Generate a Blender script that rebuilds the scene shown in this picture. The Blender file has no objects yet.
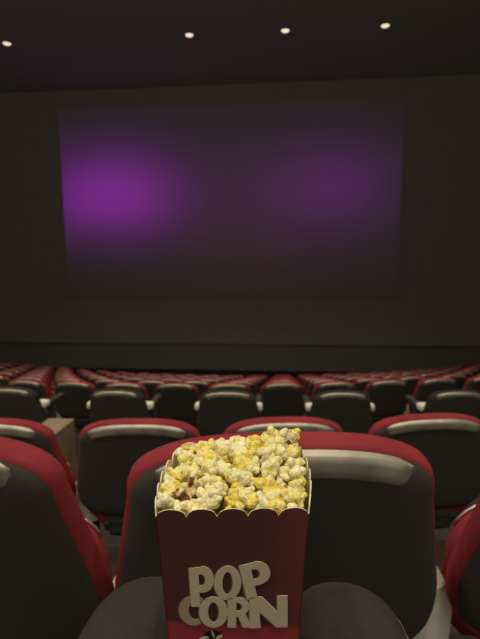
import bpy, bmesh, math, random
from mathutils import Vector, Matrix, noise as mnoise
C = bpy.context.scene.collection
SC = bpy.context.scene
PI = math.pi
rad = math.radians

# ------------------------------------------------------------------ camera, world, lights, exposure
CAM_Z = 0.96
pitch, yaw, roll = rad(7.55), rad(5.2), rad(-0.42)
fw = Vector((-math.sin(yaw)*math.cos(pitch), math.cos(yaw)*math.cos(pitch), -math.sin(pitch)))
r0 = Vector((math.cos(yaw), math.sin(yaw), 0)); u0 = r0.cross(fw)
rt = r0*math.cos(roll) + u0*math.sin(roll); up = -r0*math.sin(roll) + u0*math.cos(roll)
cd = bpy.data.cameras.new('camera'); cam = bpy.data.objects.new('camera', cd); C.objects.link(cam)
M = Matrix.Identity(4)
for i in range(3):
    M[i][0], M[i][1], M[i][2] = rt[i], up[i], -fw[i]
M[2][3] = CAM_Z
cam.matrix_world = M
cd.sensor_fit = 'VERTICAL'; cd.sensor_height = 36.0; cd.sensor_width = 27.0
cd.lens = 36.0*480/639; cd.clip_start = 0.02
cd.dof.use_dof = True; cd.dof.focus_distance = 0.42; cd.dof.aperture_fstop = 11.0
SC.camera = cam

w = bpy.data.worlds.new('rear_fill_light'); SC.world = w; w.use_nodes = True
bg = w.node_tree.nodes['Background']
bg.inputs[0].default_value = (1.0, 0.92, 0.81, 1); bg.inputs[1].default_value = 0.55  # even fill added through the open rear of the hall to brighten it

def spot(x, y, z, e, size=110, blend=0.8, col=(1.0, .90, .72), r=.12, tilt=0.0):
    l = bpy.data.lights.new('house_downlight', 'SPOT'); l.energy = e; l.spot_size = rad(size); l.spot_blend = blend
    l.color = col; l.shadow_soft_size = r
    o = bpy.data.objects.new('house_downlight', l); C.objects.link(o); o.location = (x, y, z)
    o.rotation_euler = (tilt, 0, 0)
    return o
CEIL = 6.76
for ly, le in ((-0.9, 300), (3.6, 220), (8.2, 220)):
    for lx in (-6.9, -4.4, -1.9, 0.6, 3.1):
        spot(lx, ly, CEIL-.12, le)

SC.view_settings.view_transform = 'Standard'; SC.view_settings.look = 'None'
SC.view_settings.gamma = 1; SC.view_settings.exposure = 0.0; SC.view_settings.use_curve_mapping = False

# ------------------------------------------------------------------ materials
def mat(name, col, rough=.6, metal=0.0, spec=.3, bump=None, var=None, sheen=0.0):
    m = bpy.data.materials.new(name); m.use_nodes = True
    nt = m.node_tree; b = nt.nodes['Principled BSDF']
    b.inputs['Base Color'].default_value = (*col, 1); b.inputs['Roughness'].default_value = rough
    b.inputs['Metallic'].default_value = metal; b.inputs['Specular IOR Level'].default_value = spec
    if sheen:
        b.inputs['Sheen Weight'].default_value = sheen; b.inputs['Sheen Tint'].default_value = (*col, 1)
    tc = nt.nodes.new('ShaderNodeTexCoord')
    if var:
        sc, col2, lo, hi = var
        n = nt.nodes.new('ShaderNodeTexNoise'); n.inputs['Scale'].default_value = sc; n.inputs['Detail'].default_value = 4
        nt.links.new(tc.outputs['Object'], n.inputs['Vector'])
        cr = nt.nodes.new('ShaderNodeValToRGB'); cr.color_ramp.elements[0].position = lo; cr.color_ramp.elements[1].position = hi
        cr.color_ramp.elements[0].color = (*col, 1); cr.color_ramp.elements[1].color = (*col2, 1)
        nt.links.new(n.outputs['Fac'], cr.inputs[0]); nt.links.new(cr.outputs[0], b.inputs['Base Color'])
    if bump:
        sc, st, di = bump
        n = nt.nodes.new('ShaderNodeTexNoise'); n.inputs['Scale'].default_value = sc; n.inputs['Detail'].default_value = 3
        nt.links.new(tc.outputs['Object'], n.inputs['Vector'])
        bp = nt.nodes.new('ShaderNodeBump'); bp.inputs['Strength'].default_value = st; bp.inputs['Distance'].default_value = di
        nt.links.new(n.outputs['Fac'], bp.inputs['Height']); nt.links.new(bp.outputs[0], b.inputs['Normal'])
    return m

M_wall = mat('dark_wall_fabric', (.325, .284, .252), .95, spec=.05, var=(3, (.355, .31, .276), .3, .7))
M_stage = mat('dark_stage_front', (.22, .205, .185), .95, spec=.05)
M_side = mat('dark_side_wall_fabric', (.12, .11, .10), .95, spec=.05)
M_ceil = mat('dark_ceiling_paint', (.52, .53, .44), .95, spec=.05)
M_floor = mat('dark_floor', (.036, .03, .026), .95, spec=.05, var=(30, (.046, .038, .031), .4, .6))
M_step = mat('tan_carpet', (.30, .235, .16), .95, spec=.05, var=(90, (.21, .16, .105), .4, .65), bump=(200, .4, .004))
M_black = mat('black_plastic', (.057, .049, .042), .68, spec=.14, bump=(400, .08, .001))
M_blackfab = mat('black_fabric', (.045, .039, .034), .95, spec=.05)
M_red = mat('red_velour', (.225, .029, .036), .85, spec=.1, var=(9, (.285, .038, .045), .35, .7), bump=(38, .35, .006), sheen=.15)
M_redseat = mat('dark_red_velour', (.225, .03, .036), .85, spec=.1, var=(9, (.28, .038, .043), .35, .7), bump=(38, .3, .006), sheen=.1)
M_lip_highlight = mat('shell_lip_highlight', (.50, .455, .355), .5, metal=.7, spec=.5, var=(22, (.36, .325, .25), .35, .68))  # reflection on the glossy shell lip, put into a pale metallic colour
M_trim = mat('silver_trim', (.7, .64, .52), .35, metal=.9)
M_beige = mat('beige_plastic', (.84, .79, .62), .6, spec=.25, var=(20, (.74, .69, .52), .35, .7))
M_cloth = mat('charcoal_denim', (.050, .041, .039), .95, spec=.05, var=(160, (.044, .037, .035), .35, .65), bump=(60, .25, .003))
M_thread = mat('grey_thread', (.16, .14, .125), .9, spec=.1)
M_shoe = mat('dark_shoe_leather', (.03, .026, .024), .6)
M_sole = mat('shoe_rubber', (.2, .18, .16), .8)
M_mask = mat('black_screen_masking', (.325, .284, .252), .95, spec=.03)

# ------------------------------------------------------------------ object helpers
def obj(name, bm, m, parent=None, smooth=True, loc=None):
    me = bpy.data.meshes.new(name)
    bmesh.ops.recalc_face_normals(bm, faces=bm.faces)
    if smooth:
        for f in bm.faces: f.smooth = True
    bm.to_mesh(me); bm.free()
    for mm in (m if isinstance(m, (list, tuple)) else [m]): me.materials.append(mm)
    o = bpy.data.objects.new(name, me); C.objects.link(o)
    if parent: o.parent = parent
    if loc: o.location = loc
    return o
def sharp(o, ang=35):
    me = o.data
    bm = bmesh.new(); bm.from_mesh(me)
    for e in bm.edges:
        if len(e.link_faces) == 2 and e.calc_face_angle(0) > rad(ang): e.smooth = False
    bm.to_mesh(me); bm.free()
    return o
def tag(o, label=None, cat=None, group=None, kind=None):
    if label: o['label'] = label
    if cat: o['category'] = cat
    if group: o['group'] = group
    if kind: o['kind'] = kind
    return o
def thing(name, label, cat, loc=(0, 0, 0), rz=0, group=None):
    o = bpy.data.objects.new(name, None); C.objects.link(o); o.empty_display_size = .05
    o.location = loc; o.rotation_euler = (0, 0, rz)
    return tag(o, label, cat, group)
def dup(root, loc, rz, label, group=None):
    r = root.copy(); C.objects.link(r); r.location = loc; r.rotation_euler = (0, 0, rz)
    r['label'] = label
    if group: r['group'] = group
    for ch in list(root.children):
        c = ch.copy(); C.objects.link(c); c.parent = r
        for g in ch.children:
            d = g.copy(); C.objects.link(d); d.parent = c
    return r
def box(bm, x0, x1, y0, y1, z0, z1, bev=0.0):
    vs = [bm.verts.new((x, y, z)) for x in (x0, x1) for y in (y0, y1) for z in (z0, z1)]
    q = [(0, 1, 3, 2), (4, 6, 7, 5), (0, 4, 5, 1), (2, 3, 7, 6), (0, 2, 6, 4), (1, 5, 7, 3)]
    fs = [bm.faces.new([vs[i] for i in f]) for f in q]
    if bev:
        es = list({e for f in fs for e in f.edges})
        bmesh.ops.bevel(bm, geom=es, offset=bev, segments=3, affect='EDGES', profile=.5)
    return bm
def tube(bm, pts, r, n=8, caps=True):
    pts = [Vector(p) for p in pts]; rings = []
    for i, p in enumerate(pts):
        a = pts[max(i-1, 0)]; b = pts[min(i+1, len(pts)-1)]
        t = (b-a).normalized(); ref = Vector((0, 0, 1)) if abs(t.z) < .9 else Vector((0, 1, 0))
        s = t.cross(ref).normalized(); q = t.cross(s)
        rr = r[i] if isinstance(r, (list, tuple)) else r
        rings.append([bm.verts.new(p + (s*math.cos(2*PI*k/n) + q*math.sin(2*PI*k/n))*rr) for k in range(n)])
    for a, b in zip(rings, rings[1:]):
        for k in range(n): bm.faces.new((a[k], a[(k+1) % n], b[(k+1) % n], b[k]))
    if caps:
        bm.faces.new(rings[0]); bm.faces.new(rings[-1])
    return bm
def lathe(bm, prof, n=32, center=(0, 0, 0)):
    rings = []
    for r, z in prof:
        if r < 1e-6: rings.append([bm.verts.new((center[0], center[1], center[2]+z))])
        else: rings.append([bm.verts.new((center[0]+r*math.cos(2*PI*k/n), center[1]+r*math.sin(2*PI*k/n), center[2]+z)) for k in range(n)])
    for a, b in zip(rings, rings[1:]):
        for k in range(n):
            if len(a) == 1 and len(b) == 1: continue
            if len(a) == 1: bm.faces.new((a[0], b[k], b[(k+1) % n]))
            elif len(b) == 1: bm.faces.new((a[k], a[(k+1) % n], b[0]))
            else: bm.faces.new((a[k], a[(k+1) % n], b[(k+1) % n], b[k]))
    return bm

# ------------------------------------------------------------------ hall: rows lie on arcs centred on the screen's middle
XC, RAD = -1.9, 16.0
def arc(x): return ((x-XC)**2 - XC**2)/(2*RAD)
def arot(x): return math.atan((x-XC)/RAD)
#        Y of the back's top edge at x=0, floor level of the row
ROWS = {1: (.700, -.320), 2: (1.909, -.710), 3: (4.17, -1.240), 4: (5.32, -1.468)}
for k in range(5, 11):
    ROWS[k] = (5.32 + 1.13*(k-4), -1.468 - .268*(k-4))
steps = [(-2.2, 0.0), (.80, -.320), (1.99, -.710), (3.05, -1.05), (4.15, -1.240)]
for k in range(4, 11): steps.append((ROWS[k][0]-.02, ROWS[k][1]))
XL, XR, YF = -11.6, 7.8, 17.2
bm = bmesh.new()
xs = [XL + (XR-XL)*i/60 for i in range(61)]
prof = []
for i, (y, z) in enumerate(steps):
    if i: prof.append((y, steps[i-1][1]))
    prof.append((y, z))
FZ = steps[-1][1]
prof.append((YF, FZ))
cols = []
for x in xs:
    cols.append([bm.verts.new((x, y + (arc(x) if 0 < j < len(prof)-1 else 0), z)) for j, (y, z) in enumerate(prof)])
for a, b in zip(cols, cols[1:]):
    for j in range(len(prof)-1): bm.faces.new((a[j], b[j], b[j+1], a[j+1]))
tag(obj('floor', bm, M_floor, smooth=False), kind='structure')
tag(obj('wall_front', box(bmesh.new(), XL, XR, YF, YF+.2, FZ-.2, CEIL+.2), M_wall, smooth=False), kind='structure')
tag(obj('wall_left', box(bmesh.new(), XL-.2, XL, -2.2, YF+.2, FZ-.2, CEIL+.2), M_side, smooth=False), kind='structure')
tag(obj('wall_right', box(bmesh.new(), XR, XR+.2, -2.2, YF+.2, FZ-.2, CEIL+.2), M_side, smooth=False), kind='structure')
tag(obj('ceiling', box(bmesh.new(), XL-.2, XR+.2, -2.2, YF+.2, CEIL, CEIL+.2), M_ceil, smooth=False), kind='structure')
# low stage ledge below the screen
tag(obj('trim_1', box(bmesh.new(), XL, XR, YF-.55, YF, FZ, FZ+.85), M_stage, smooth=False), kind='structure')

# ------------------------------------------------------------------ cinema screen
SX, SZ, SHW, SHH = -2.0, CAM_Z+1.955, 5.95, 3.216
ms = bpy.data.materials.new('screen_purple_wash'); ms.use_nodes = True
nt = ms.node_tree; b = nt.nodes['Principled BSDF']
b.inputs['Base Color'].default_value = (.31, .285, .265, 1); b.inputs['Roughness'].default_value = .9
b.inputs['Specular IOR Level'].default_value = .05
tc = nt.nodes.new('ShaderNodeTexCoord'); sep = nt.nodes.new('ShaderNodeSeparateXYZ')
nt.links.new(tc.outputs['Object'], sep.inputs[0])
def mth(op, a, bb=None):
    n = nt.nodes.new('ShaderNodeMath'); n.operation = op
    for i, v in enumerate((a, bb)):
        if v is None: continue
        if isinstance(v, (int, float)): n.inputs[i].default_value = v
        else: nt.links.new(v, n.inputs[i])
    return n.outputs[0]
def blob(cx, cz, sxl, sxr, szu, szd):
    dx = mth('SUBTRACT', sep.outputs[0], cx); dz = mth('SUBTRACT', sep.outputs[2], cz)
    ax = mth('ADD', mth('DIVIDE', mth('MAXIMUM', dx, 0.0), sxr), mth('DIVIDE', mth('MINIMUM', dx, 0.0), sxl))
    az = mth('ADD', mth('DIVIDE', mth('MAXIMUM', dz, 0.0), szu), mth('DIVIDE', mth('MINIMUM', dz, 0.0), szd))
    d2 = mth('ADD', mth('MULTIPLY', ax, ax), mth('MULTIPLY', az, az))
    return mth('EXPONENT', mth('MULTIPLY', d2, -1.0))
prev = None
BLOBS = [((-4.15, .22, 2.6, 2.3, 1.45, 1.35), (.150, .005, .210)),
         ((3.75, .45, 2.7, 2.1, 1.35, 1.5), (.048, .003, .066)),
         ((0.6, -.8, 3.6, 3.6, 2.4, 1.9), (.014, .0015, .005)),
         ((-0.4, .2, 8.0, 8.0, 3.4, 2.2), (.004, .0008, .008))]
for args, colr in BLOBS:
    f = blob(*args)
    mx = nt.nodes.new('ShaderNodeVectorMath'); mx.operation = 'SCALE'
    mx.inputs[0].default_value = colr; nt.links.new(f, mx.inputs['Scale'])
    if prev is None: prev = mx.outputs[0]
    else:
        ad = nt.nodes.new('ShaderNodeVectorMath'); ad.operation = 'ADD'
        nt.links.new(prev, ad.inputs[0]); nt.links.new(mx.outputs[0], ad.inputs[1]); prev = ad.outputs[0]
nt.links.new(prev, b.inputs['Emission Color']); b.inputs['Emission Strength'].default_value = 1.0
scr = thing('cinema_screen', 'wide cinema screen glowing purple on the dark front wall', 'screen', (SX, YF-.06, SZ))
obj('screen_surface', box(bmesh.new(), -SHW, SHW, 0, .03, -SHH, SHH), ms, scr, smooth=False)
bm = bmesh.new()
for a in ((-SHW-.22, -SHW, -SHH-.22, SHH+.22), (SHW, SHW+.22, -SHH-.22, SHH+.22), (-SHW, SHW, SHH, SHH+.22), (-SHW, SHW, -SHH-.22, -SHH)):
    box(bm, a[0], a[1], -.005, .058, a[2], a[3])
obj('masking_frame', bm, M_mask, scr, smooth=False)

# ------------------------------------------------------------------ ceiling downlights
me_ = bpy.data.materials.new('lamp_glow'); me_.use_nodes = True
b = me_.node_tree.nodes['Principled BSDF']; b.inputs['Base Color'].default_value = (.8, .7, .5, 1)
b.inputs['Emission Color'].default_value = (1.0, .85, .58, 1); b.inputs['Emission Strength'].default_value = .95
M_ring = mat('lamp_ring', (.16, .13, .09), .5, metal=.3)
dl = thing('ceiling_downlight', 'lit ceiling downlight above the left part of the screen, second from left', 'ceiling light', (-1.55*5.8/3.6, 8.28*5.8/3.6, CEIL), 0, 'ceiling downlights')
obj('ring', lathe(bmesh.new(), [(.105, 0), (.155, 0), (.155, -.012), (.14, -.03), (.115, -.032), (.105, -.02), (.105, 0)], 32), M_ring, dl)
obj('lens', lathe(bmesh.new(), [(0, -.07), (.05, -.066), (.085, -.05), (.104, -.022), (.104, -.001), (0, -.001)], 32), me_, dl)
s_ = 5.8/3.6
for x, y, lb in ((-4.67, 8.26, 'lit ceiling downlight at far left, outside the left screen edge'),
                 (0.01, 8.29, 'lit ceiling downlight above the right half of the screen'),
                 (1.58, 8.29, 'lit ceiling downlight furthest right, above the right screen corner')):
    dup(dl, (x*s_, y*s_, CEIL), 0, lb)

# ------------------------------------------------------------------ theatre seat
AL = rad(14); BY, BZ = .145, .42
UV = Vector((0, -math.sin(AL), math.cos(AL))); NV = Vector((0, math.cos(AL), math.sin(AL)))
T = .590
KC = .38
def bp(s, t, d):
    return Vector((s, BY + KC*s*s, BZ)) + UV*t + NV*d
def smooth01(x): x = max(0, min(1, x)); return x*x*(3-2*x)
def width(t):                       # half width of the back, widest just above its foot
    if t < .25: return .190 + (.302-.190)*math.sin(smooth01(t/.25)*PI/2)
    return .302 + (.256-.302)*max(0, min(1, (t-.25)/.23))
def outline(n=40, t0=0.0, tc=.475, t1=T, ex=2.5, corner=.05):
    right = []
    wc = width(tc)
    for i in range(6): right.append((width(t0+corner)-corner if False else (width(t0)-corner)*i/6, t0))
    for i in range(7):
        a = -PI/2 + PI/2*i/6
        right.append((width(t0)-corner + corner*math.cos(a) + (width(t0+corner)-width(t0))*i/6, t0+corner+corner*math.sin(a)))
    for i in range(1, 14):
        t = t0+corner + (tc-t0-corner)*i/14; right.append((width(t), t))
    for i in range(22):
        a = PI/2*i/21
        right.append((wc*math.cos(a)**(2/ex), tc + (t1-tc)*math.sin(a)**(2/ex)))
    left = [(-s, t) for s, t in right[1:-1]][::-1]
    return right + left
def inset(pts, d):
    n = len(pts); out = []
    for i in range(n):
        p = Vector(pts[i]); a = Vector(pts[i-1]); c = Vector(pts[(i+1) % n])
        tdir = (c-a).normalized(); nrm = Vector((-tdir.y, tdir.x))
        out.append((p.x+nrm.x*d, p.y+nrm.y*d))
    return out
def shrink(pts, k, c=(0, .3)):
    return [(c[0]+(s-c[0])*k, c[1]+(t-c[1])*k) for s, t in pts]
def loft(layers, mapf, cap0=True, cap1=True, bm=None, pucker=0):
    bm = bm or bmesh.new(); rings = []
    for pts, d in layers:
        rings.append([bm.verts.new(mapf(s, t, d)) for s, t in pts])
    n = len(rings[0])
    for a, b_ in zip(rings, rings[1:]):
        for k in range(n): bm.faces.new((a[k], a[(k+1) % n], b_[(k+1) % n], b_[k]))
    for cap, (ring, (pts, d)) in ((cap0, (rings[0], layers[0])), (cap1, (rings[-1], layers[-1]))):
        if cap:
            cs = sum(p[0] for p in pts)/n; ct = sum(p[1] for p in pts)/n
            prev_ = ring
            for k_ in (.8, .55, .3):
                nr = [bm.verts.new(mapf(cs+(s-cs)*k_, ct+(t-ct)*k_, d)) for s, t in pts]
                for k in range(n): bm.faces.new((prev_[k], prev_[(k+1) % n], nr[(k+1) % n], nr[k]))
                prev_ = nr
            cv = bm.verts.new(mapf(cs, ct, d))
            for k in range(n): bm.faces.new((prev_[k], prev_[(k+1) % n], cv))
    return bm

OUT = outline()
SHELL_OUT = outline(t0=.10, corner=.06)
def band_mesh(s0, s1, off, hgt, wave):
    """light caught on the shell lip, built as a pale strip just below the red edge, following its arch"""
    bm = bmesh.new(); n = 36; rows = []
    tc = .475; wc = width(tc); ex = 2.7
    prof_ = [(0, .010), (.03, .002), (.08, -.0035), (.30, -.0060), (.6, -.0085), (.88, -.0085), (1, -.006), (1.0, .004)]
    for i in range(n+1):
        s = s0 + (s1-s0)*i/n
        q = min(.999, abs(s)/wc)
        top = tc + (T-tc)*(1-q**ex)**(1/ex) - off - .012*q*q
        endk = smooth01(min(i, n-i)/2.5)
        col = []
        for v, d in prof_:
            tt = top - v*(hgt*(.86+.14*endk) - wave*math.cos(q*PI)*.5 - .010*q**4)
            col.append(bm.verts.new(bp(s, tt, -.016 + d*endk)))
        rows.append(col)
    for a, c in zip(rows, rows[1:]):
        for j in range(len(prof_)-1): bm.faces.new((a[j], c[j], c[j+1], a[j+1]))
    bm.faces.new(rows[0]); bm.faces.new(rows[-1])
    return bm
def seat_outline(hw=.232, z0=.31, z1=.712, e=2.9):
    c = (z0+z1)/2; h = (z1-z0)/2; pts = []
    for i in range(48):
        a = 2*PI*i/48
        ca, sa = math.cos(a), math.sin(a)
        pts.append((hw*math.copysign(abs(ca)**(2/e), ca), c + h*math.copysign(abs(sa)**(2/e), sa)))
    return pts
def sp(s, t, d): return Vector((s, .315 + d - .10*(t-.3), t))

def build_seat(name, label, group, rim, seatmat, arms=False, folded=True):
    th = thing(name, label, 'theatre seat', (0, 0, 0), 0, group)
    # upholstered front of the back, its padded edge rolls round to the rear
    L = [(inset(OUT, .016), -.004), (inset(OUT, .004), -.003), (OUT, .006), (inset(OUT, -.003), .018), (inset(OUT, -.002), .032),
         (inset(OUT, .006), .046), (inset(OUT, .022), .056), (inset(OUT, .06), .062), (shrink(OUT, .6), .058)]
    obj('back_cushion', loft(L, bp), rim, th)
    L = [(inset(SHELL_OUT, .046), -.020), (inset(SHELL_OUT, .022), -.017), (inset(SHELL_OUT, .009), -.010), (inset(SHELL_OUT, .006), .004)]
    obj('back_shell', loft(L, bp), M_black, th)
    lo = outline(t0=-.03, tc=.05, t1=.112, ex=6, corner=.03)
    obj('lower_panel', loft([(inset(lo, .03), -.012), (inset(lo, .018), -.008), (inset(lo, .016), .02)], bp), M_black, th)
    obj('lip_highlight_band', band_mesh(-.202, .202, .003, .044, .006), M_lip_highlight, th)  # stands in for light reflected off the black shell's upper lip
    if folded:
        so = seat_outline()
        L = [(shrink(so, .6, (0, .49)), -.012), (inset(so, .05), -.010), (inset(so, .02), -.002), (inset(so, .005), .015), (so, .04), (inset(so, .006), .07), (inset(so, .02), .085)]
        obj('seat_cushion', loft(L, sp), seatmat, th)
        pn = obj('seat_pan', loft([(inset(so, .030), .080), (inset(so, .022), .088), (inset(so, .026), .10), (inset(so, .06), .112)], sp), M_black, th)
        so2 = inset(so, .002)
        pts = [sp(s, t, .070) for s, t in so2[4:21]]
        obj('edge_trim', tube(bmesh.new(), pts, .0035, 6), M_trim, th)
        bm = tube(bmesh.new(), [(-.235, .30, .36), (.235, .30, .36)], .018, 10)
    else:
        so = seat_outline(.24, .0, .50, 4)
        mp = lambda s, t, d: Vector((s, .20 + t, .30 + d))
        L = [(inset(so, .01), .0), (so, .03), (so, .08), (inset(so, .015), .115), (inset(so, .05), .128)]
        obj('seat_cushion', loft(L, mp), seatmat, th)
        bm = tube(bmesh.new(), [(-.235, .30, .28), (.235, .30, .28)], .018, 10)
    box(bm, -.05, .05, .26, .36, .03, .34, .01); box(bm, -.17, .17, .20, .44, 0, .035, .008)
    box(bm, -.03, .03, .17, .30, .32, .40, .006)
    obj('pedestal', bm, M_black, th)
    if arms:
        for sx in (-1, 1):
            obj('armrest', box(bmesh.new(), sx*.262-.055, sx*.262+.055, .10, .20, .775, .845, .025), M_beige, th)
            obj('arm_pad', box(bmesh.new(), sx*.275-.03, sx*.275+.03, .20, .52, .77, .815, .012), M_black, th)
            obj('arm_support', box(bmesh.new(), sx*.275-.02, sx*.275+.02, .26, .34, .0, .78, .006), M_black, th)
    return th

def build_arm(label, group):
    th = thing('armrest', label, 'armrest', (0, 0, 0), 0, group)
    bm = bmesh.new()                    # shield-shaped beige rear cap with a ridge
    ring = []
    for z, hw, y in ((.44, .058, .200), (.54, .062, .196), (.60, .046, .194), (.645, .022, .198), (.665, .004, .206)):
        ring.append([bm.verts.new(p) for p in ((-hw, y+.06, z), (-hw, y+.012, z), (0, y-.012, z), (hw, y+.012, z), (hw, y+.06, z))])
    for a, c in zip(ring, ring[1:]):
        for k in range(5): bm.faces.new((a[k], a[(k+1) % 5], c[(k+1) % 5], c[k]))
    bm.faces.new(ring[0]); bm.faces.new(ring[-1])
    obj('rear_cap', bm, M_beige, th, smooth=False)
    obj('arm_pad', box(bmesh.new(), -.032, .032, .255, .66, .59, .635, .014), M_black, th)
    bm = box(bmesh.new(), -.025, .025, .26, .36, .0, .592, .006); box(bm, -.05, .05, .20, .42, 0, .03, .006)
    obj('arm_post', bm, M_black, th)
    return th

NUM = ['', 'one', 'two', 'three', 'four', 'five', 'six', 'seven', 'eight', 'nine', 'ten', 'eleven', 'twelve', 'thirteen', 'fourteen', 'fifteen']
ORD = {1: 'nearest', 2: 'second', 3: 'third', 4: 'fourth', 5: 'fifth', 6: 'sixth', 7: 'seventh', 8: 'eighth', 9: 'ninth', 10: 'tenth'}
def colname(i):
    if i == 0: return 'straight beyond the popcorn box'
    return NUM[abs(i)] + (' places left' if i < 0 else ' places right').replace('places', 'place' if abs(i) == 1 else 'places') + ' of the popcorn box'
def where(x, k): return (x, ROWS[k][0]+arc(x), ROWS[k][1])
def where1(i, k, x):
    return (x, ROWS[k][0]+arc(x), ROWS[k][1]+(.012 if i == -1 and k == 1 else 0))

proto = None; aproto = None
P = .608
NEARX = {1: {-1: -.613, 0: .006, 1: .642}, 2: {-2: -1.228, -1: -.602, 0: .012, 1: .636}}
def srot(i, k, x):
    return {-1: .025, 0: .118, 1: .065}[i] if k == 1 else arot(x)
def put_seat(i, k, label, group):
    global proto
    x = i*P if k > 2 else NEARX[k][i]
    if proto is None:
        proto = build_seat('theatre_seat', label, group, M_red, M_redseat)
        proto.location = where(x, k); proto.rotation_euler = (0, 0, srot(i, k, x)); return proto
    r = dup(proto, where1(i, k, x), srot(i, k, x), label, group)
    if k > 2: r.scale = (.95, 1, 1)
    return r
def put_arm(i, k, label, group):
    global aproto
    x = (i+.5)*P if k > 2 else (NEARX[k][i]+NEARX[k][i+1])/2
    if aproto is None:
        aproto = build_arm(label, group); aproto.location = where(x, k); aproto.rotation_euler = (0, 0, .03 if k == 1 else arot(x)); return aproto
    return dup(aproto, where(x, k), arot(x), label, group)

put_seat(0, 1, 'black theatre seat back with red edge right behind the popcorn box', 'seats in the nearest row')
put_seat(-1, 1, 'large red-edged theatre seat back cut off by the left picture edge', 'seats in the nearest row')
put_seat(1, 1, 'red-edged theatre seat at the lower right picture edge, tipped-up cushion showing', 'seats in the nearest row')
put_arm(-1, 1, 'beige armrest in the gap left of the seat behind the popcorn', 'armrests in the nearest row')
put_arm(0, 1, 'beige armrest in the gap right of the seat behind the popcorn', 'armrests in the nearest row')
R2 = {-2: 'red-edged seat of the second row at the left picture edge', -1: 'red-edged seat of the second row, just left of the popcorn',
      0: 'red-edged seat of the second row, its top peeping over the popcorn', 1: 'red-edged seat of the second row at the right picture edge',}
for i, l in R2.items(): put_seat(i, 2, l, 'seats in the second row')
for i in range(-2, 1):
    put_arm(i, 2, 'beige armrest of the second row, gap ' + ('two places left of the popcorn', 'just left of the popcorn', 'just right of the popcorn')[i+2], 'armrests in the second row')

# third row: black seats set apart, each with two raised armrests
bproto = None
for j, lb in ((0, 'black seat with modelled highlight strip in the spaced third row, just right of the popcorn'),
              (-1, 'black seat with modelled highlight strip in the spaced third row, just left of the popcorn'),
              (-2, 'black seat with modelled highlight strip in the spaced third row, second left of the popcorn'),
              (-3, 'black seat with modelled highlight strip in the spaced third row, at left picture edge'),
              (1, 'black seat with modelled highlight strip in the spaced third row, at right picture edge')):
    x = .533 + 1.03*j; loc = (x, 4.17+arc(x)*.45, ROWS[3][1])
    if bproto is None:
        bproto = build_seat('theatre_seat', lb, 'spaced seats in the third row', M_blackfab, M_blackfab, arms=True)
        bproto.location = loc; bproto.rotation_euler = (0, 0, arot(x)*.45)
    else: dup(bproto, loc, arot(x)*.45, lb, 'spaced seats in the third row')

for k in range(4, 11):
    y = ROWS[k][0]
    i0 = math.floor((-.63*y-.2)/P); i1 = math.ceil((.44*y+.2)/P)
    for i in range(i0, i1+1):
        put_seat(i, k, 'red-edged theatre seat, %s row ahead, %s' % (ORD[k], colname(i)), 'seats in the %s row' % ORD[k])
    for i in range(i0, i1):
        side = 'right' if i >= 0 else 'left'
        n = i+1 if i >= 0 else -i
        put_arm(i, k, 'beige armrest, %s row ahead, gap %s %s of the popcorn box' % (ORD[k], NUM[n], side), 'armrests in the %s row' % ORD[k])

# carpeted block of the cross aisle, seen between the second-row seats
bm = box(bmesh.new(), -2.10, -1.86, 3.55, 4.0, -1.05, -.475, .01); box(bm, -2.10, -1.86, 3.15, 3.545, -1.05, -.66, .01)
tag(obj('aisle_step', bm, M_step, smooth=False), 'tan carpeted step seen between two second-row seats at left', 'step')

# ------------------------------------------------------------------ viewer's own seat and legs
own = build_seat('theatre_seat', 'red theatre seat under the person with the popcorn, cushion folded down', None, M_red, M_redseat, folded=False)
own.location = (-.04, -.56, 0)

PX = -.043
person = thing('person', 'seated person in charcoal trousers, knees either side of the popcorn box', 'person', (PX, 0, 0))
def skin(name, verts, edges, radii, m, parent, root=0, sub=2):
    me = bpy.data.meshes.new(name); me.from_pydata(verts, edges, []); me.update()
    o = bpy.data.objects.new(name, me); C.objects.link(o)
    sk = o.modifiers.new('skin', 'SKIN'); sk.use_smooth_shade = True
    for i, r in enumerate(radii):
        v = me.skin_vertices[0].data[i]; v.radius = r if isinstance(r, tuple) else (r, r); v.use_root = (i == root)
    ss = o.modifiers.new('sub', 'SUBSURF'); ss.levels = sub; ss.render_levels = sub
    bpy.context.view_layer.update()
    dg = bpy.context.evaluated_depsgraph_get()
    nm = bpy.data.meshes.new_from_object(o.evaluated_get(dg))
    bpy.data.objects.remove(o)
    nm.name = name
    if not nm.materials: nm.materials.append(m)
    else: nm.materials[0] = m
    for p_ in nm.polygons: p_.use_smooth = True
    no = bpy.data.objects.new(name, nm); C.objects.link(no); no.parent = parent
    return no
LV = [(0, -.17, .56), (0, -.24, .70), (0, -.30, .80)]; LE = [(0, 1), (1, 2)]; LR = [(.15, .12), (.15, .11), (.15, .11)]
KN = {-1: (-.099, .490, .567), 1: (.108, .497, .567)}
for sx in (-1, 1):
    kx, ky, kz = KN[sx]; n0 = len(LV)
    LV += [(sx*.085, -.10, .525), (sx*.110, .12, .525), (kx*.98, ky-.17, kz-.020), (kx, ky-.06, kz), (kx, ky-.005, kz-.02), (kx, ky+.005, kz-.10), (kx*.98, ky-.005, .26), (kx*.98, ky+.0, .09)]
    LR += [.098, .084, .073, .069, .067, .066, .062, .060]
    LE += [(0, n0)] + [(n0+i, n0+i+1) for i in range(7)]
trs = skin('trousers', LV, LE, LR, M_cloth, person, sub=3)
from mathutils.bvhtree import BVHTree
_tb = bmesh.new(); _tb.from_mesh(trs.data); bvh = BVHTree.FromBMesh(_tb); _tb.free()
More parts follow.
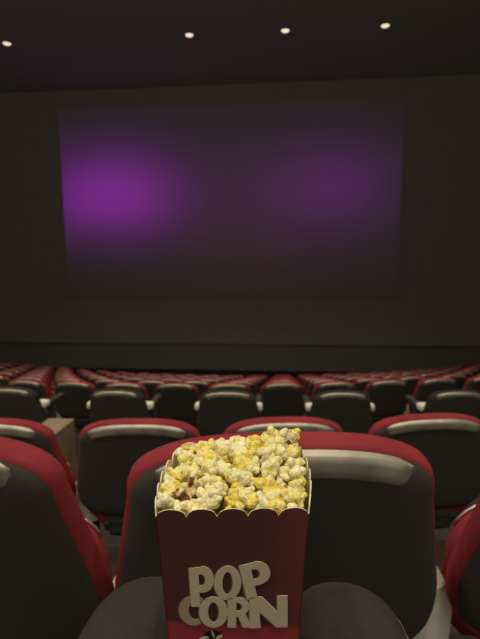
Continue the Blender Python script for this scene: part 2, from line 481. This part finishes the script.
for sx in (-1, 1):
    kx, ky, kz = KN[sx]; pts = []
    for i in range(26):
        y = .05 + (ky+.03-.05)*i/25
        a = rad(38 - 12*(i/25)); cx = kx*(.95+.05*i/25); cz = kz-.02
        dv = Vector((sx*math.cos(a), 0, math.sin(a)))
        h = bvh.ray_cast(Vector((cx, y, cz))+dv*.3, -dv)
        if h[0] is not None: pts.append(h[0]+dv*.0002)
    obj('side_seam', tube(bmesh.new(), pts, .0012, 6), M_thread, trs)
for sx in (-1, 1):
    kx, ky, kz = KN[sx]
    sh = skin('shoe', [(kx, ky-.03, .058), (kx, ky+.05, .055), (kx, ky+.15, .045), (kx, ky+.20, .04)], [(0, 1), (1, 2), (2, 3)],
              [(.045, .05), (.045, .045), (.045, .034), (.035, .028)], M_shoe, person)
    bm = bmesh.new()
    pts = [(.036*math.cos(a) if math.sin(a) < 0 else .042*math.cos(a), (.075+.125*math.sin(a))) for a in [2*PI*i/28 for i in range(28)]]
    va = [bm.verts.new((kx+x, ky+y, 0)) for x, y in pts]; vb = [bm.verts.new((kx+x, ky+y, .02)) for x, y in pts]
    for i in range(28): bm.faces.new((va[i], va[(i+1) % 28], vb[(i+1) % 28], vb[i]))
    bm.faces.new(va); bm.faces.new(vb)
    so_ = obj('sole', bm, M_sole, sh)

# ------------------------------------------------------------------ popcorn box
BW, BD, BH = .113, .108, .190            # mouth width, depth, height to the notches
TW, TD = .091, .089                      # foot
BR = rad(6.2)
BC = Vector((-.0365, .329, 0)) + Vector((-math.sin(BR), math.cos(BR), 0))*BD/2
BZ0 = .77-BH
pb = thing('popcorn_box', 'dark red scalloped popcorn box full of popcorn, held between the knees', 'popcorn box', (BC.x, BC.y, BZ0), BR)

def print_mat():
    m = bpy.data.materials.new('printed_card'); m.use_nodes = True
    nt = m.node_tree; b = nt.nodes['Principled BSDF']; b.inputs['Roughness'].default_value = .55; b.inputs['Specular IOR Level'].default_value = .2
    tc = nt.nodes.new('ShaderNodeTexCoord'); sp_ = nt.nodes.new('ShaderNodeSeparateXYZ'); nt.links.new(tc.outputs['Object'], sp_.inputs[0])
    def mt(op, a, c=None):
        n = nt.nodes.new('ShaderNodeMath'); n.operation = op
        for i, v in enumerate((a, c)):
            if v is None: continue
            if isinstance(v, (int, float)): n.inputs[i].default_value = v
            else: nt.links.new(v, n.inputs[i])
        return n.outputs[0]
    def mix(f, a, c):
        n = nt.nodes.new('ShaderNodeMix'); n.data_type = 'RGBA'
        nt.links.new(f, n.inputs['Factor'])
        for sock, v in ((n.inputs[6], a), (n.inputs[7], c)):
            if isinstance(v, tuple): sock.default_value = (*v, 1)
            else: nt.links.new(v, sock)
        return n.outputs[2]
    # printed backdrop: maroon with a red swathe at right, red ground along the foot
    rx = nt.nodes.new('ShaderNodeMapRange'); rx.interpolation_type = 'SMOOTHSTEP'
    nt.links.new(sp_.outputs[0], rx.inputs[0]); rx.inputs[1].default_value = .012; rx.inputs[2].default_value = .052
    base = mix(rx.outputs[0], (.075, .026, .024), (.11, .029, .027))
    line = mt('ADD', sp_.outputs[2], mt('MULTIPLY', sp_.outputs[0], .08))
    rz = nt.nodes.new('ShaderNodeMapRange'); rz.interpolation_type = 'SMOOTHSTEP'
    nt.links.new(line, rz.inputs[0]); rz.inputs[1].default_value = PRZ+.004; rz.inputs[2].default_value = PRZ-.002
    col = mix(rz.outputs[0], base, (.26, .036, .036))
    nt.links.new(col, b.inputs['Base Color'])
    return m
PRZ = .0975
M_print = print_mat()
M_cream = mat('cream_card', (.80, .70, .42), .7, spec=.15)
M_letter = mat('cream_print', (.50, .42, .28), .6, spec=.15, var=(60, (.44, .36, .23), .35, .7))
M_letterdim = mat('tan_print', (.33, .25, .16), .6, spec=.15)
M_lshade = mat('brown_print', (.17, .10, .06), .6, spec=.15)

def panel(name, pa, pbt, na, arches, amp, lift=0.0, sag=0.0):
    """one card wall: foot edge pa[0]-pa[1], mouth edge pbt[0]-pbt[1], scalloped top; printed outside, cream inside"""
    th_ = .0009; per = 10; N = arches*per; bm = bmesh.new(); na = Vector(na); outer = []; inner = []
    rows_ = 10
    for i in range(N+1):
        u = i/N; v = (i % per)/per if i < N else 0
        q = 2*v-1 if i % per else -1
        h = amp*math.sqrt(max(0, 1-abs(q)**2.0))
        lo = Vector(pa[0]).lerp(Vector(pa[1]), u); hi = Vector(pbt[0]).lerp(Vector(pbt[1]), u)
        hi = hi + (hi-lo).normalized()*(h+lift)
        ca, cb = [], []
        for r in range(rows_+1):
            p = lo.lerp(hi, r/rows_)
            bow = na*sag*math.sin(PI*u)*(r/rows_)**2
            ca.append(bm.verts.new(p+bow)); cb.append(bm.verts.new(p+bow-na*th_))
        outer.append(ca); inner.append(cb)
    mi = []
    for i in range(N):
        for r in range(rows_):
            f = bm.faces.new((outer[i][r], outer[i+1][r], outer[i+1][r+1], outer[i][r+1])); f.material_index = 0
            f = bm.faces.new((inner[i][r], inner[i][r+1], inner[i+1][r+1], inner[i+1][r])); f.material_index = 1
        f = bm.faces.new((outer[i][rows_], outer[i+1][rows_], inner[i+1][rows_], inner[i][rows_])); f.material_index = 1
        f = bm.faces.new((outer[i][0], inner[i][0], inner[i+1][0], outer[i+1][0])); f.material_index = 1
    for i in (0, N):
        for r in range(rows_):
            f = bm.faces.new((outer[i][r], outer[i][r+1], inner[i][r+1], inner[i][r])); f.material_index = 0
    return obj(name, bm, [M_print, M_cream], pb, smooth=False)
bx, by, tx, ty = TW/2, TD/2, BW/2, BD/2
panel('front_panel', [(-bx, -by, 0), (bx, -by, 0)], [(-tx, -ty, BH), (tx, -ty, BH)], (0, -1, 0), 5, .0062)
TL, TR = -.0515, .0640              # the mouth is squeezed a little wider and askew at the back
panel('back_panel', [(bx, by, 0), (-bx, by, 0)], [(TR, ty, BH), (TL, ty, BH)], (0, 1, 0), 5, .010, .004)
panel('side_panel', [(-bx, by, 0), (-bx, -by, 0)], [(TL, ty, BH), (-tx, -ty, BH)], (-1, 0, 0), 5, .009, .001, .005)
panel('side_panel', [(bx, -by, 0), (bx, by, 0)], [(tx, -ty, BH), (TR, ty, BH)], (1, 0, 0), 5, .009, .001, .005)
obj('bottom_panel', box(bmesh.new(), -bx+.001, bx-.001, -by+.001, by-.001, 0, .0012), M_cream, pb, smooth=False)

# lettering: outlines in a box one unit high
def ell(cx, cy, rx, ry, a0=0, a1=2*PI, n=40):
    return [(cx+rx*math.cos(a0+(a1-a0)*i/n), cy+ry*math.sin(a0+(a1-a0)*i/n)) for i in range(n+1)]
def glyph(ch):
    if ch == 'O': return [ell(.41, .5, .41, .5)[:-1], ell(.41, .5, .155, .33)[:-1]]
    if ch == 'P':
        o = [(.02, 0), (.30, .0), (.285, .36)] + ell(.40, .69, .34, .33, -PI/2, PI/2, 20) + [(.34, 1.0), (0, .98)]
        return [o, [(.285, .55)] + ell(.36, .68, .12, .14, -PI/2, PI/2, 14) + [(.28, .82)]]
    if ch == 'C':
        return [ell(.46, .5, .46, .5, rad(48), rad(312), 40) + [(.72, .30)] + ell(.50, .5, .20, .31, rad(300), rad(60), 30) + [(.72, .70)]]
    if ch == 'R':
        o = [(0, 0), (.29, 0), (.285, .36), (.36, .36), (.52, 0), (.86, 0), (.62, .42)] + ell(.40, .71, .33, .29, rad(-55), PI/2, 20) + [(.36, 1.0), (.0, 1.0)]
        return [o, [(.285, .56)] + ell(.37, .69, .11, .13, -PI/2, PI/2, 14) + [(.285, .82)]]
    if ch == 'N':
        return [[(0, 0), (.30, 0), (.28, .52), (.74, -.02), (1.04, -.02), (1.06, 1.0), (.78, 1.0), (.77, .50), (.36, 1.0), (.02, 1.0)]]
def letter_mesh(ch, thick, grow=0.0):
    cu = bpy.data.curves.new('printed_letter', 'CURVE'); cu.dimensions = '2D'; cu.fill_mode = 'BOTH'; cu.extrude = thick; cu.offset = grow
    for pts in glyph(ch):
        s = cu.splines.new('POLY'); s.points.add(len(pts)-1); s.use_cyclic_u = True
        for p, (x, y) in zip(s.points, pts): p.co = (x, y, 0, 1)
    o = bpy.data.objects.new('tmp', cu); C.objects.link(o)
    bpy.context.view_layer.update()
    me = bpy.data.meshes.new_from_object(o.evaluated_get(bpy.context.evaluated_depsgraph_get()))
    bpy.data.objects.remove(o)
    return me
FN = Vector((0, -BH, -(ty-by))).normalized()       # outward normal of the front wall
FU = Vector((0, -(ty-by), BH)).normalized()
def on_front(u, v, d=0.0): return Vector((u, -by, 0)) + FU*v + FN*d
#           letter, u of its left edge, v of its foot, width scale, height, tilt (deg), layer
LETTERS = [('P', -0.0325, 0.116, 0.025, 0.0335, 1, 2),
           ('O', -0.015, 0.1217, 0.025, 0.029, -2, 2),
           ('P', 0.0095, 0.1215, 0.03, 0.03, 10, 3),
           ('C', -0.041, 0.099, 0.0245, 0.0258, 2, 1),
           ('O', -0.0262, 0.0978, 0.0268, 0.0268, 0, 3),
           ('R', -0.0046, 0.0972, 0.0225, 0.0262, -1, 2),
           ('N', 0.0124, 0.0965, 0.028, 0.027, 2, 3)]
def place_letters():
    for ch, u, v, wd, ht, tilt, lay in LETTERS:
        for dep, grow, m, nm in ((lay*.00035, 0, M_letterdim if ch == 'C' else M_letter, 'printed_letter'),):
            me = letter_mesh(ch, .00035/ht); me.name = nm
            me.materials.clear(); me.materials.append(m)
            o = bpy.data.objects.new(nm, me); C.objects.link(o); o.parent = pb
            rm = Matrix.Rotation(rad(tilt), 4, 'Z')
            bas = Matrix(((1, 0, 0), (0, FU.y, FN.y), (0, FU.z, FN.z))).to_4x4()
            o.matrix_local = Matrix.Translation(on_front(u, v, dep+.0002)) @ bas @ rm @ Matrix.Diagonal((wd, ht, ht, 1))
            # printed block shade: the same letter, shifted left and brown
            me2 = letter_mesh(ch, .0001/ht); me2.name = 'letter_shade'; me2.materials.clear(); me2.materials.append(M_lshade)
            o2 = bpy.data.objects.new('letter_shade', me2); C.objects.link(o2); o2.parent = o
            o2.matrix_local = Matrix.Translation(Vector((-.045, -.01, -.00022/ht)))
place_letters()
# small printed piece at the lower edge of the picture: a dark tuft with cream flecks
bm = bmesh.new()
def disc(bm, u, v, a, b_, d, mi, ang=0, n=20):
    vs = []
    for i in range(n):
        x = a*math.cos(2*PI*i/n); y = b_*math.sin(2*PI*i/n)
        vs.append(bm.verts.new(on_front(u + x*math.cos(ang)-y*math.sin(ang), v + x*math.sin(ang)+y*math.cos(ang), d)))
    f = bm.faces.new(vs); f.material_index = mi
M_ink = mat('black_print', (.016, .013, .012), .6, spec=.15)
disc(bm, -.0170, 0.0880, .0078, .0062, .0003, 0, .2); disc(bm, -.0232, 0.0865, .0040, .0028, .00045, 1, .5)
disc(bm, -.0160, 0.0912, .0008, .0036, .0005, 1, .3); disc(bm, -.0112, 0.0885, .0030, .0016, .0005, 1, .6)
obj('printed_motif', bm, [M_ink, M_letter], pb, smooth=False)

# ------------------------------------------------------------------ popcorn, every piece its own object
rng = random.Random(7)
def corn_mat(name, c1, c2, hull, hlo):
    m = bpy.data.materials.new(name); m.use_nodes = True
    nt = m.node_tree; b = nt.nodes['Principled BSDF']; b.inputs['Roughness'].default_value = .55; b.inputs['Specular IOR Level'].default_value = .25
    b.inputs['Subsurface Weight'].default_value = .15; b.inputs['Subsurface Radius'].default_value = (.003, .002, .001); b.inputs['Subsurface Scale'].default_value = 1.0
    tc = nt.nodes.new('ShaderNodeTexCoord')
    oi = nt.nodes.new('ShaderNodeObjectInfo')
    ad = nt.nodes.new('ShaderNodeVectorMath'); ad.operation = 'ADD'
    nt.links.new(tc.outputs['Object'], ad.inputs[0])
    cb = nt.nodes.new('ShaderNodeCombineXYZ')
    for i in range(3): nt.links.new(oi.outputs['Random'], cb.inputs[i])
    nt.links.new(cb.outputs[0], ad.inputs[1])
    n = nt.nodes.new('ShaderNodeTexNoise'); n.inputs['Scale'].default_value = 1.3; n.inputs['Detail'].default_value = 2
    nt.links.new(ad.outputs[0], n.inputs['Vector'])
    cr = nt.nodes.new('ShaderNodeValToRGB'); e = cr.color_ramp.elements
    e[0].position = .42; e[0].color = (*c1, 1); e[1].position = .58; e[1].color = (*c2, 1)
    nt.links.new(n.outputs['Fac'], cr.inputs[0])
    n2 = nt.nodes.new('ShaderNodeTexNoise'); n2.inputs['Scale'].default_value = 1.1; n2.inputs['Detail'].default_value = 1
    nt.links.new(ad.outputs[0], n2.inputs['Vector'])
    cr2 = nt.nodes.new('ShaderNodeValToRGB'); e2 = cr2.color_ramp.elements
    e2[0].position = hlo; e2[0].color = (0, 0, 0, 1); e2[1].position = hlo+.06; e2[1].color = (1, 1, 1, 1)
    nt.links.new(n2.outputs['Fac'], cr2.inputs[0])
    mx = nt.nodes.new('ShaderNodeMix'); mx.data_type = 'RGBA'
    nt.links.new(cr2.outputs[0], mx.inputs['Factor']); nt.links.new(cr.outputs[0], mx.inputs[6]); mx.inputs[7].default_value = (*hull, 1)
    nt.links.new(mx.outputs[2], b.inputs['Base Color'])
    n3 = nt.nodes.new('ShaderNodeTexNoise'); n3.inputs['Scale'].default_value = 3.2; n3.inputs['Detail'].default_value = 2
    nt.links.new(ad.outputs[0], n3.inputs['Vector'])
    bpn = nt.nodes.new('ShaderNodeBump'); bpn.inputs['Strength'].default_value = .35; bpn.inputs['Distance'].default_value = .05
    nt.links.new(n3.outputs['Fac'], bpn.inputs['Height']); nt.links.new(bpn.outputs[0], b.inputs['Normal'])
    return m
KINDS = [('cream', corn_mat('cream_popcorn', (.94, .87, .54), (.88, .77, .30), (.72, .46, .10), .70)),
         ('buttery yellow', corn_mat('buttery_popcorn', (.84, .66, .09), (.90, .80, .34), (.55, .28, .05), .68)),
         ('brown-hulled', corn_mat('hulled_popcorn', (.86, .76, .42), (.80, .60, .15), (.16, .055, .02), .55))]
def kernel_mesh(seed, m):
    r_ = random.Random(seed)
    lobes = [(Vector((0, 0, 0)), .58)]
    for i in range(r_.randint(7, 11)):
        d = Vector((r_.gauss(0, 1), r_.gauss(0, 1), r_.gauss(0, .85))).normalized()
        rr = r_.uniform(.24, .44)
        lobes.append((d*r_.uniform(.50, .84), rr))
    bm = bmesh.new(); bmesh.ops.create_icosphere(bm, subdivisions=4, radius=1)
    for v in bm.verts:
        d = v.co.normalized(); tot = 0.0; best = 0
        for c, rr in lobes:
            dc = d.dot(c); disc_ = rr*rr - c.length_squared + dc*dc
            if disc_ > 0: best = max(best, dc+math.sqrt(disc_))
        nz = mnoise.noise(d*3.0+Vector((seed, 0, 0)))*.10 + mnoise.noise(d*8.0+Vector((0, seed, 0)))*.06
        v.co = d*(best+nz)
    for _ in range(1): bmesh.ops.smooth_vert(bm, verts=bm.verts, factor=.4, use_axis_x=True, use_axis_y=True, use_axis_z=True)
    me = bpy.data.meshes.new('popcorn_piece')
    for f in bm.faces: f.smooth = True
    bm.to_mesh(me); bm.free(); me.materials.append(m)
    return me
PROT = [[kernel_mesh(11*k+s+1, m) for s in range(5)] for k, (nm, m) in enumerate(KINDS)]
def mouth(u, v):                         # u across (-1..1), v from the front wall (0) to the back (1) -> local xy at the rim
    l_, r_ = -tx+(TL+tx)*v+.0035, tx+(TR-tx)*v-.0035
    return Vector((l_+(r_-l_)*(u+1)/2, -ty+.004 + v*(BD-.008), 0))
def mound(u, v):                         # height of the heap over the notch line
    z = .003 + .017*math.sin(min(1, v/.6)*PI/2) + .006*math.exp(-((u-.1)**2/.3+(v-.55)**2/.12))
    z += .006*math.exp(-((u-.72)**2/.07 + (v-.92)**2/.05))
    z -= .006*max(0, -u)**2*(v > .3)
    z -= .004*abs(u)**4
    return z
def region(u, v):
    if v < .22: return 'along the front rim'
    if u < -.45: return 'along the left rim'
    if u > .45: return 'on the raised right side' if v > .5 else 'along the right rim'
    return 'in the middle of the heap' if v < .72 else 'at the back of the heap'
placed = []
def add_piece(x, y, z, rad_, kind, lab=None, uv=None):
    nm, m = KINDS[kind]
    me = PROT[kind][rng.randrange(5)]
    o = bpy.data.objects.new('popcorn_piece', me); C.objects.link(o)
    loc = pb.matrix_basis @ Vector((x, y, z))
    q = Vector((BC.x, BC.y, BZ0)) + Matrix.Rotation(BR, 3, 'Z') @ Vector((x, y, z))
    o.location = q; o.scale = (rad_,)*3
    o.rotation_euler = (rng.uniform(0, 6.28), rng.uniform(0, 6.28), rng.uniform(0, 6.28))
    if lab: tag(o, lab, 'popcorn', 'popcorn in the box')
    else:
        rg = region(*uv)
        tag(o, '%s popped kernel %s of the red box' % (nm, rg) if 'rim' in rg else '%s popped kernel %s in the red box' % (nm, rg), 'popcorn', '%s popcorn %s' % (nm, rg))
    placed.append((x, y, z, rad_))
    return o
# the heap grows from below: a lower layer, then the visible one
for layer, (nu, nv, dz) in enumerate(((7, 7, -.014), (9, 9, 0))):
    for a in range(nu):
        for c in range(nv):
            u = -1 + 2*(a+.5)/nu + rng.uniform(-.09, .09); v = (c+.5)/nv + rng.uniform(-.045, .045)
            u = max(-.9, min(.93, u)); v = max(.07, min(.94, v))
            p = mouth(u, v); z = BH + mound(u, v) + dz + rng.uniform(-.0035, .003) - .004
            kd = rng.choices((0, 1, 2), (.50, .36, .14))[0]
            add_piece(p.x, p.y, z, rng.uniform(.0080, .0104), kd, None, (u, v))
for v in (.12, .26, .40, .54, .68, .82):             # pieces pressed against the right wall, and the left one near the front
    p = mouth(1, v); add_piece(p.x-.0030, p.y, BH+.003+.014*v+rng.uniform(-.002, .003), rng.uniform(.0070, .0084), rng.choice((0, 0, 1, 2)), None, (.9, v))
for v in (.05, .18, .31, .45):
    p = mouth(-1, v); add_piece(p.x+.0025, p.y-.001, BH+.0085+rng.uniform(-.002, .003), rng.uniform(.0076, .0088), rng.choice((0, 1, 1)), None, (-.9, v))
p = mouth(.70, .90)
add_piece(p.x+.004, p.y-.004, BH+.0245, .0100, 0, 'cream popped kernel perched highest at the right back of the box')
add_piece(p.x+.0145, p.y+.001, BH+.0235, .0086, 1, 'yellowish popped kernel sticking out beside the highest piece, rightmost of the peak')
add_piece(p.x-.011, p.y, BH+.0205, .0090, 0, 'cream popped kernel perched just left of the highest piece')
